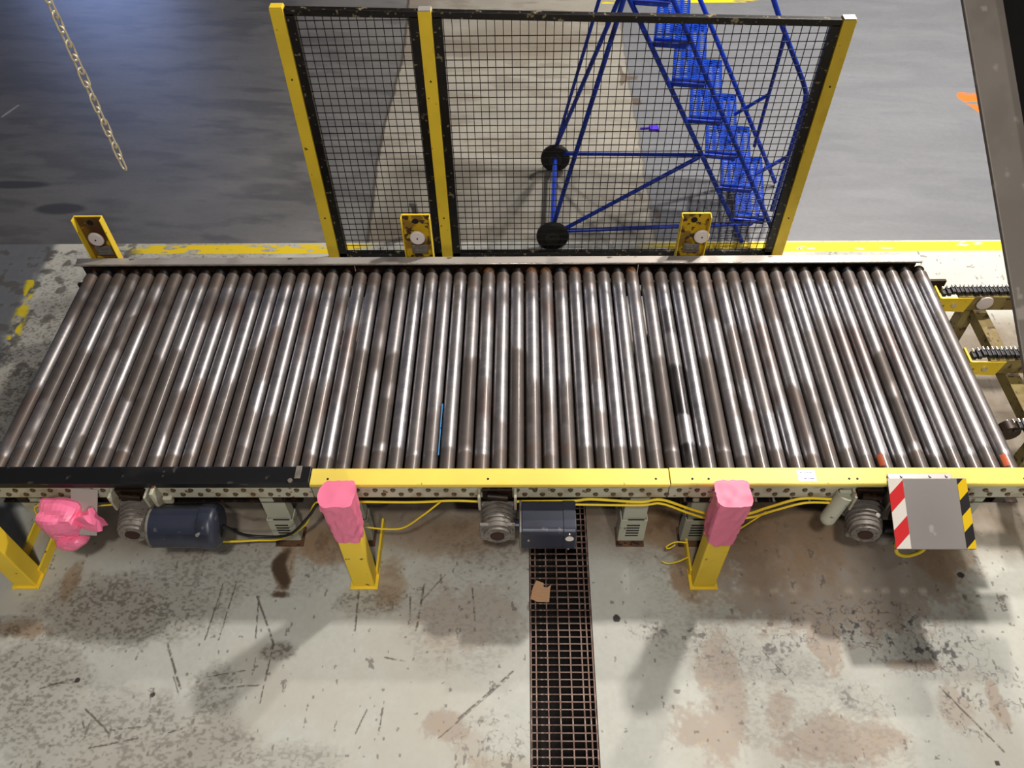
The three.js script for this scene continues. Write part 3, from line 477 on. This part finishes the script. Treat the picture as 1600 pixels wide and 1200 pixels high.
cable('curled yellow wire end left of the right wrapped post', [[3.56, -0.36, 0.25], [3.5, -0.37, 0.24], [3.455, -0.4, 0.25], [3.47, -0.42, 0.25], [3.5, -0.39, 0.245]], 0.004, M.cableYellow);
cable('lower curled yellow wire end by the right post base', [[3.58, -0.5, 0.26], [3.53, -0.53, 0.27], [3.48, -0.55, 0.27], [3.45, -0.545, 0.26]], 0.0045, M.cableYellow);

/* ───────── chain conveyor at the right ───────── */
{
  const t = thing('chain_conveyor', 'old yellow chain conveyor with black link chains meeting the right end of the rollers', 'chain conveyor', [6.1, 0, -0.7]);
  const X0 = 5.235, X1 = 6.9;
  const link = []; for (let k = 0; k < 64; k++) link.push(k);
  const strand = (z, plate) => {
    part('strand_rail', [box(X1 - X0 - 0.16, 0.115, 0.012, (X0 + X1) / 2 + 0.08, H - 0.085, z + 0.035, 0.003), box(X1 - X0 - 0.1, 0.012, 0.09, (X0 + X1) / 2 + 0.05, H - 0.035, z, 0.003)], M.olive, t);
    const ch = part('drive_chain', link.map((k) => box(0.0235, 0.026, k % 2 ? 0.062 : 0.052, X0 + 0.02 + k * 0.0254, H - 0.014 - (k < 2 ? 0.018 - 0.009 * k : 0), z, 0.005)), M.capBlack, t);
    ch.userData.kind = 'stuff';
    const pins = part('chain_roller', link.map((k) => alongZ(cyl(0.0065, 0.022, 8)).translate(X0 + 0.02 + k * 0.0254, H + 0.0 - (k < 2 ? 0.016 - 0.008 * k : 0), z - 0.022)), M.pinBright, t); pins.userData.kind = 'stuff';
    if (plate) { const p = part('end_plate', [prism([[X0 - 0.01, H - 0.035], [X0 + 0.19, H - 0.035], [X0 + 0.17, H - 0.15], [X0 + 0.02, H - 0.14]], 0.008).translate(0, 0, z + 0.042), box(0.012, 0.1, 0.11, X0 - 0.012, H - 0.075, z, 0.003)], M.yellow, t); part('bolt', alongZ(cyl(0.016, 0.014, 6)).translate(X0 + 0.085, H - 0.085, z + 0.056), M.pinBright, p); }
  };
  strand(-1.27, true); strand(-0.76, true); strand(-0.25, false);
  const nose = part('sprocket', [alongZ(cyl(0.055, 0.05, 18)).translate(X0 + 0.03, H - 0.055, -0.25)], M.oily, t); nose.userData.label = 'black oily chain sprocket';
  const pr = [[0, 0.01], [0.046, 0.01], [0.05, 0], [0, -0.002]].map(([r, y]) => new THREE.Vector2(r, y)).reverse();
  part('reflector', flat(new THREE.LatheGeometry(pr, 30)).rotateX(Math.PI / 2).translate(X0 + 0.27, H - 0.075, -1.27 + 0.047), M.reflector, t, 'round white reflector disc');
  for (const z of [-1.3, -0.25]) { part('leg', box(0.08, H - 0.16, 0.08, 5.48, (H - 0.16) / 2, z, 0.004), M.olive, t); part('leg', box(0.08, H - 0.16, 0.08, 6.7, (H - 0.16) / 2, z, 0.004), M.olive, t); }
  part('cross_beam', box(0.08, 0.08, 1.5, 5.52, H - 0.2, -0.6, 0.004), M.olive, t);
  part('cross_beam', box(0.08, 0.08, 1.5, 6.6, H - 0.2, -0.6, 0.004), M.olive, t);
}

/* ───────── safety fence ───────── */
{
  const t = thing('safety_fence', 'black wire mesh safety fence between three yellow posts behind the conveyor', 'fence', [2.95, 0, -2.28]);
  const z = -2.28, top = (x) => H + 1.267 - (x - 1.3) * 0.0287;
  for (const x of [1.302, 2.146, 4.58]) {
    const h = top(x), p = part('post', box(0.078, h, 0.06, x, h / 2, z, 0.003), M.yellow, t);
    part('post_cap', box(0.074, 0.008, 0.056, x, h + 0.003, z, 0.003), x < 2 ? M.yellow : M.plate, p);
    for (const f of [0.23, 0.79]) part('bolt_hole', alongZ(cyl(0.006, 0.004, 10)).translate(x, h * (1 - f), z + 0.031), M.darkPaint, p);
    part('foot_plate', box(0.1, 0.01, 0.12, x, 0.005, z, 0.002), M.yellow, p);
  }
  const panel = (xa, xb) => {
    const w = 0.042, zf = z - 0.004, ya = top(xa) - 0.006, yb = top(xb) - 0.006, y0 = 0.012;
    const tilt = Math.atan2(yb - ya, xb - xa), xc = (xa + xb) / 2;
    const topBar = box(xb - xa, w, 0.04, 0, 0, 0, 0.003).rotateZ(tilt).translate(xc, (ya + yb) / 2 - w / 2, zf);
    const f = part('panel_frame', [topBar, box(xb - xa, w, 0.04, xc, y0 + w / 2, zf, 0.003), box(w + 0.012, ya - y0 - 0.03, 0.04, xa + 0.027, (ya + y0) / 2 - 0.015, zf, 0.003), box(w + 0.012, yb - y0 - 0.03, 0.04, xb - 0.027, (yb + y0) / 2 - 0.015, zf, 0.003)], M.fenceBlack, t);
    const g = [], s = 0.0495, r = 0.0021;
    for (let x = xa + 0.06; x < xb - 0.05; x += s) g.push(box(r * 2, top(x) - 0.06, r * 2, x, (top(x) - 0.03) / 2, zf, 0));
    for (let y = 0.07; y < Math.min(ya, yb) - 0.04; y += s) g.push(box(xb - xa - 0.06, r * 2, r * 2, xc, y, zf + 0.004, 0));
    const m = part('wire_mesh', g, M.wire, t); m.userData.kind = 'stuff'; return f;
  };
  panel(1.343, 2.106); panel(2.187, 4.54);
}

/* ───────── rolling ladder ───────── */
{
  const t = thing('rolling_ladder', 'bright blue steel rolling ladder with perforated steps and black wheels behind the fence', 'ladder', [3.8, 0, -2.9]);
  // steps climb towards -x; a = along the climb, b = across (away from the viewer)
  const YAW = 0.16, P0 = V3(4.262, 0.25, -2.44), d = V3(-0.1455, 0.25, -0.038), bd = V3(Math.sin(YAW), 0, -Math.cos(YAW)), ad = V3(-Math.cos(YAW), 0, -Math.sin(YAW)), TL = 0.76, TD = 0.212;
  const treadPlate = (() => {
    const s = new THREE.Shape([[0, 0], [TD, 0], [TD, TL], [0, TL]].map(([x, y]) => new THREE.Vector2(x, y)));
    for (let c = 0; c < 4; c++) for (let k = 0; k < 26; k++) {
      const x = 0.032 + c * 0.05, y = 0.024 + k * 0.0283 + (c % 2) * 0.012; if (y > TL - 0.02) continue;
      s.holes.push(new THREE.Path([[x - 0.018, y], [x - 0.007, y + 0.0085], [x + 0.007, y + 0.0085], [x + 0.018, y], [x + 0.007, y - 0.0085], [x - 0.007, y - 0.0085]].map(([p, q]) => new THREE.Vector2(p, q))));
    }
    return flat(new THREE.ExtrudeGeometry(s, { depth: 0.003, bevelEnabled: false }));
  })();
  // local (x: depth of the tread away from its left edge, y: up, z: towards the viewer) turned by the yaw
  const lips = [box(TD, 0.055, 0.004, TD / 2, -0.028, 0, 0.001), box(TD, 0.055, 0.004, TD / 2, -0.028, -TL, 0.001), box(0.004, 0.03, TL, 0, -0.015, -TL / 2, 0.001), box(0.004, 0.03, TL, TD, -0.015, -TL / 2, 0.001)];
  const teeth = []; for (let c = 0; c < 5; c++) for (let k = 0; k < 27; k++) teeth.push(box(0.012, 0.006, 0.005, 0.007 + c * 0.05, 0.004, -0.012 - k * 0.0283, 0));
  const plateG = uvBox(merge([treadPlate.rotateX(-Math.PI / 2).translate(0, 0, 0), ...teeth])), lipG = uvBox(merge(lips));
  const at = (k, along = 0, up = 0, across = 0) => P0.clone().addScaledVector(d, k).addScaledVector(ad, along).addScaledVector(bd, across).add(V3(0, up, 0));
  for (let k = 0; k < 9; k++) {
    const p = at(k), o = origin.get(t), s = put('step', plateG, M.tread, t, p.x, p.y, p.z); s.rotation.y = -YAW;
    const e = new THREE.Mesh(lipG, M.blue); e.name = 'step_edge'; e.castShadow = e.receiveShadow = true; s.add(e);
  }
  const r = 0.0165;
  const pipe = (name, a, b, rr = r) => part(name, [bar(a, b, rr, 12)], M.blue, t);
  // stringers: back and front tube on the near side, the same on the far side
  for (const across of [-0.012, TL + 0.012]) { pipe('stringer', at(-0.75, 0.02, -0.03, across), at(8.6, 0.02, -0.03, across)); pipe('stringer', at(-0.95, -TD - 0.01, 0.02, across), at(8.6, -TD - 0.01, 0.02, across)); }
  for (let k = 0; k < 8; k += 1) part('stringer_tie', [bar(at(k, 0.02, -0.02, -0.012), at(k, -TD - 0.01, -0.02, -0.012), 0.008, 8)], M.blue, t);
  // base frame and wheels
  const w1 = V3(2.972, 0.13, -3.40), w2 = V3(2.925, 0.13, -2.42), s1 = at(0, -0.02, -0.12, TL), s2 = at(0, -TD * 0.6, -0.06, 0);
  pipe('base_tube', w1, w2, 0.019); pipe('base_tube', w1, at(2.08, 0.02, -0.05, -0.01), 0.014); pipe('base_tube', w2.clone().add(V3(0.05, 0, 0)), s2, 0.016); pipe('base_brace', w2.clone().add(V3(0.06, 0, 0)), at(2.05, 0.03, -0.06, -0.01), 0.015);
  pipe('base_tube', s1, s2, 0.016);
  // rear supports up to the platform
  const ap = V3(3.34, H + 1.12, -2.72);
  pipe('rear_support', w1.clone().add(V3(0, 0.05, 0)), V3(3.395, H + 1.2, -2.92)); pipe('rear_support', w2.clone().add(V3(0, 0.03, 0)), V3(3.33, H + 1.25, -2.55)); pipe('rear_brace', w1.clone().add(V3(0, 0.06, 0)), V3(3.275, H + 1.3, -2.95), 0.013);
  for (const w of [w1, w2]) {
    const a = part('wheel', (() => { const pr = [[0.055, -0.028], [0.105, -0.028], [0.118, -0.018], [0.12, 0], [0.118, 0.018], [0.105, 0.028], [0.055, 0.028]].map(([x, y]) => new THREE.Vector2(x, y)); return flat(new THREE.LatheGeometry(pr, 30)).rotateX(Math.PI / 2).translate(w.x, 0.12, w.z + 0.045); })(), M.tyre, t, 'black rubber wheel');
    part('wheel_hub', [alongZ(cyl(0.06, 0.05, 20)).translate(w.x, 0.12, w.z + 0.045), alongZ(cyl(0.018, 0.066, 12)).translate(w.x, 0.12, w.z + 0.045)], M.hub, a);
  }
  // hand rail on the stair side
  const hb = V3(4.6, 0.12, -2.66), ht = V3(4.612, H + 0.42, -2.66);
  pipe('handrail_post', hb, ht, 0.015);
  part('handrail', [tube([[ht.x, ht.y - 0.01, ht.z], [ht.x - 0.03, ht.y + 0.1, ht.z], [4.405, H + 0.82, -2.72], [4.3, H + 1.0, -2.74], [3.95, H + 1.65, -2.85]], r, 40, 10)], M.blue, t);
  pipe('handrail_post', V3(4.36, H + 0.04, -2.7), V3(4.385, H + 0.84, -2.72), 0.013);
  pipe('handrail_tie', V3(4.372, H + 0.44, -2.71), at(2.4, -TD - 0.02, 0.03, TL * 0.35), 0.013);
  pipe('handrail_tie', V3(4.6, H - 0.02, -2.66), at(0.9, -TD - 0.02, 0.0, TL * 0.25), 0.014);
}
{ // purple clip on the floor behind the fence
  const g = [box(0.07, 0.02, 0.012, -0.06, 0.012, 0, 0.003), box(0.07, 0.022, 0.07, 0.02, 0.012, 0, 0.004), box(0.012, 0.024, 0.1, 0.055, 0.013, 0, 0.003)];
  solo('plastic_clip', g.map((q) => q.rotateY(0.05).translate(3.83, 0.001, -3.95)), M.purple, 'small purple plastic clip lying on the floor behind the mesh', 'plastic clip');
}
solo('steel_pipe', [bar(V3(1.9, 0.0, -2.6), V3(1.895, 0.18, -2.6), 0.014), bar(V3(1.895, 0.15, -2.6), V3(1.885, 0.235, -2.6), 0.024), box(0.05, 0.04, 0.05, 1.88, 0.25, -2.6, 0.012)], M.gear, 'short grey pipe stub standing on the floor behind the narrow fence panel', 'pipe');

/* ───────── hanging chain, upper left ───────── */
{
  const X = 1.652, Z = 0.518, Y0 = H + 2.15, PL = 0.0395, N = 18;
  const t = thing('hanging_chain', 'thin pale metal chain hanging freely at the upper left', 'chain', [X, Y0, Z]);
  const s = new THREE.CurvePath(), hw = 0.0075, hl = 0.0135, pts = [];
  for (let k = 0; k < 40; k++) { const a = k / 40 * Math.PI * 2, c = Math.cos(a), q = Math.sin(a); pts.push(V3(hw * c, hl * Math.sign(q) * 0.55 + q * (hl * 0.55), 0)); }
  const lg = flat(new THREE.TubeGeometry(new THREE.CatmullRomCurve3(pts, true), 36, 0.0023, 7, true)); lg.scale(1.1, 1.62, 1.1); s.curves.length = 0;
  for (let k = 0; k < N; k++) { const m = put('link', lg, M.chain, t, X + 0.0006 * Math.sin(k), Y0 + 0.02 + k * PL * 0.86, Z); m.rotation.y = (k % 2 ? 1.15 : -0.42) + R(-0.2, 0.2); }
  const yTop = Y0 + 0.02 + N * PL * 0.86; part('hanger_wire', [bar(V3(X, yTop - 0.03, Z), V3(X, RY, Z), 0.004, 6)], M.chain, t);
}

/* ───────── slanting steel beam at the right, close to the camera ───────── */
{
  const A = V3(3.681, 2.571 + H, 0.506), B = V3(3.819, 2.036 + H, 1.144), dir = B.clone().sub(A).normalize();
  const t = thing('steel_beam', 'grey slanting steel beam with a black side crossing the upper right corner', 'beam', [4.55, 0, 4.3]);
  // across: to the right in the picture; depth: away from the camera
  const side = V3(1, 0.002, 0.01).addScaledVector(dir, -dir.x).normalize(), deep = new THREE.Vector3().crossVectors(dir, side).normalize();
  if (deep.dot(V3(-0.1, -0.77, -0.64)) < 0) deep.negate();
  const lower = (2.571 + H - 0.02) / -dir.y;            // down to the floor
  const m4 = (c) => new THREE.Matrix4().makeBasis(side, dir, new THREE.Vector3().crossVectors(side, dir)).setPosition(c);
  const seg = (w, dd, u, v, l0, l1) => { const g = box(w, l1 - l0, dd, 0, 0, 0, 0.003); g.applyMatrix4(m4(A.clone().addScaledVector(dir, (l0 + l1) / 2).addScaledVector(side, u).addScaledVector(deep, v))); return g; };
  part('grey_flange', seg(0.088, 0.012, 0.044, 0, -0.9, lower), M.beam, t);
  part('black_web', [seg(0.012, 0.1, 0.092, -0.05, -0.9, lower), seg(0.3, 0.012, 0.235, 0.0, -0.9, lower)], M.darkPaint, t);
}

/* ───────── lamps and the far bright doorway (out of view) ───────── */
for (const [x, z, I, LAMP_Y] of LAMPS) {
  const t = thing('high_bay_lamp', 'square white high bay lamp hanging above the hall', 'lamp', [x, LAMP_Y, z], 'high bay lamps above the hall');
  part('housing', [box(LAMP_SIZE + 0.06, 0.08, LAMP_SIZE + 0.06, x, LAMP_Y + 0.06, z, 0.01), box(0.2, 0.12, 0.2, x, LAMP_Y + 0.15, z, 0.01)], M.plate, t);
  part('diffuser', box(LAMP_SIZE, 0.01, LAMP_SIZE, x, LAMP_Y + 0.014, z, 0), std({ color: 0xffffff, emissive: LAMP_COLOR, emissiveIntensity: 3 }), t);
  part('hanger', [bar(V3(x, LAMP_Y + 0.2, z), V3(x, RY, z), 0.01, 6)], M.plate, t);
  const l = new THREE.RectAreaLight(LAMP_COLOR, I, LAMP_SIZE, LAMP_SIZE); l.position.set(x, LAMP_Y - 0.01, z); l.lookAt(x, 0, z); l.castShadow = true; scene.add(l);
}
{
  const d = struct('door_1', box(2.6, 3.0, 0.06, -5.6, 2.3, RZ0 + 0.05, 0.01), M.door);
  const l = new THREE.RectAreaLight(0x9db8ff, 2.4, 2.5, 2.9); l.position.set(-5.6, 2.3, RZ0 + 0.1); l.lookAt(-5.6, 2.3, 0); scene.add(l);
}
scene.traverse((o) => { if (o.isMesh) o.castShadow = o.receiveShadow = true; });
renderer.render(scene, camera);
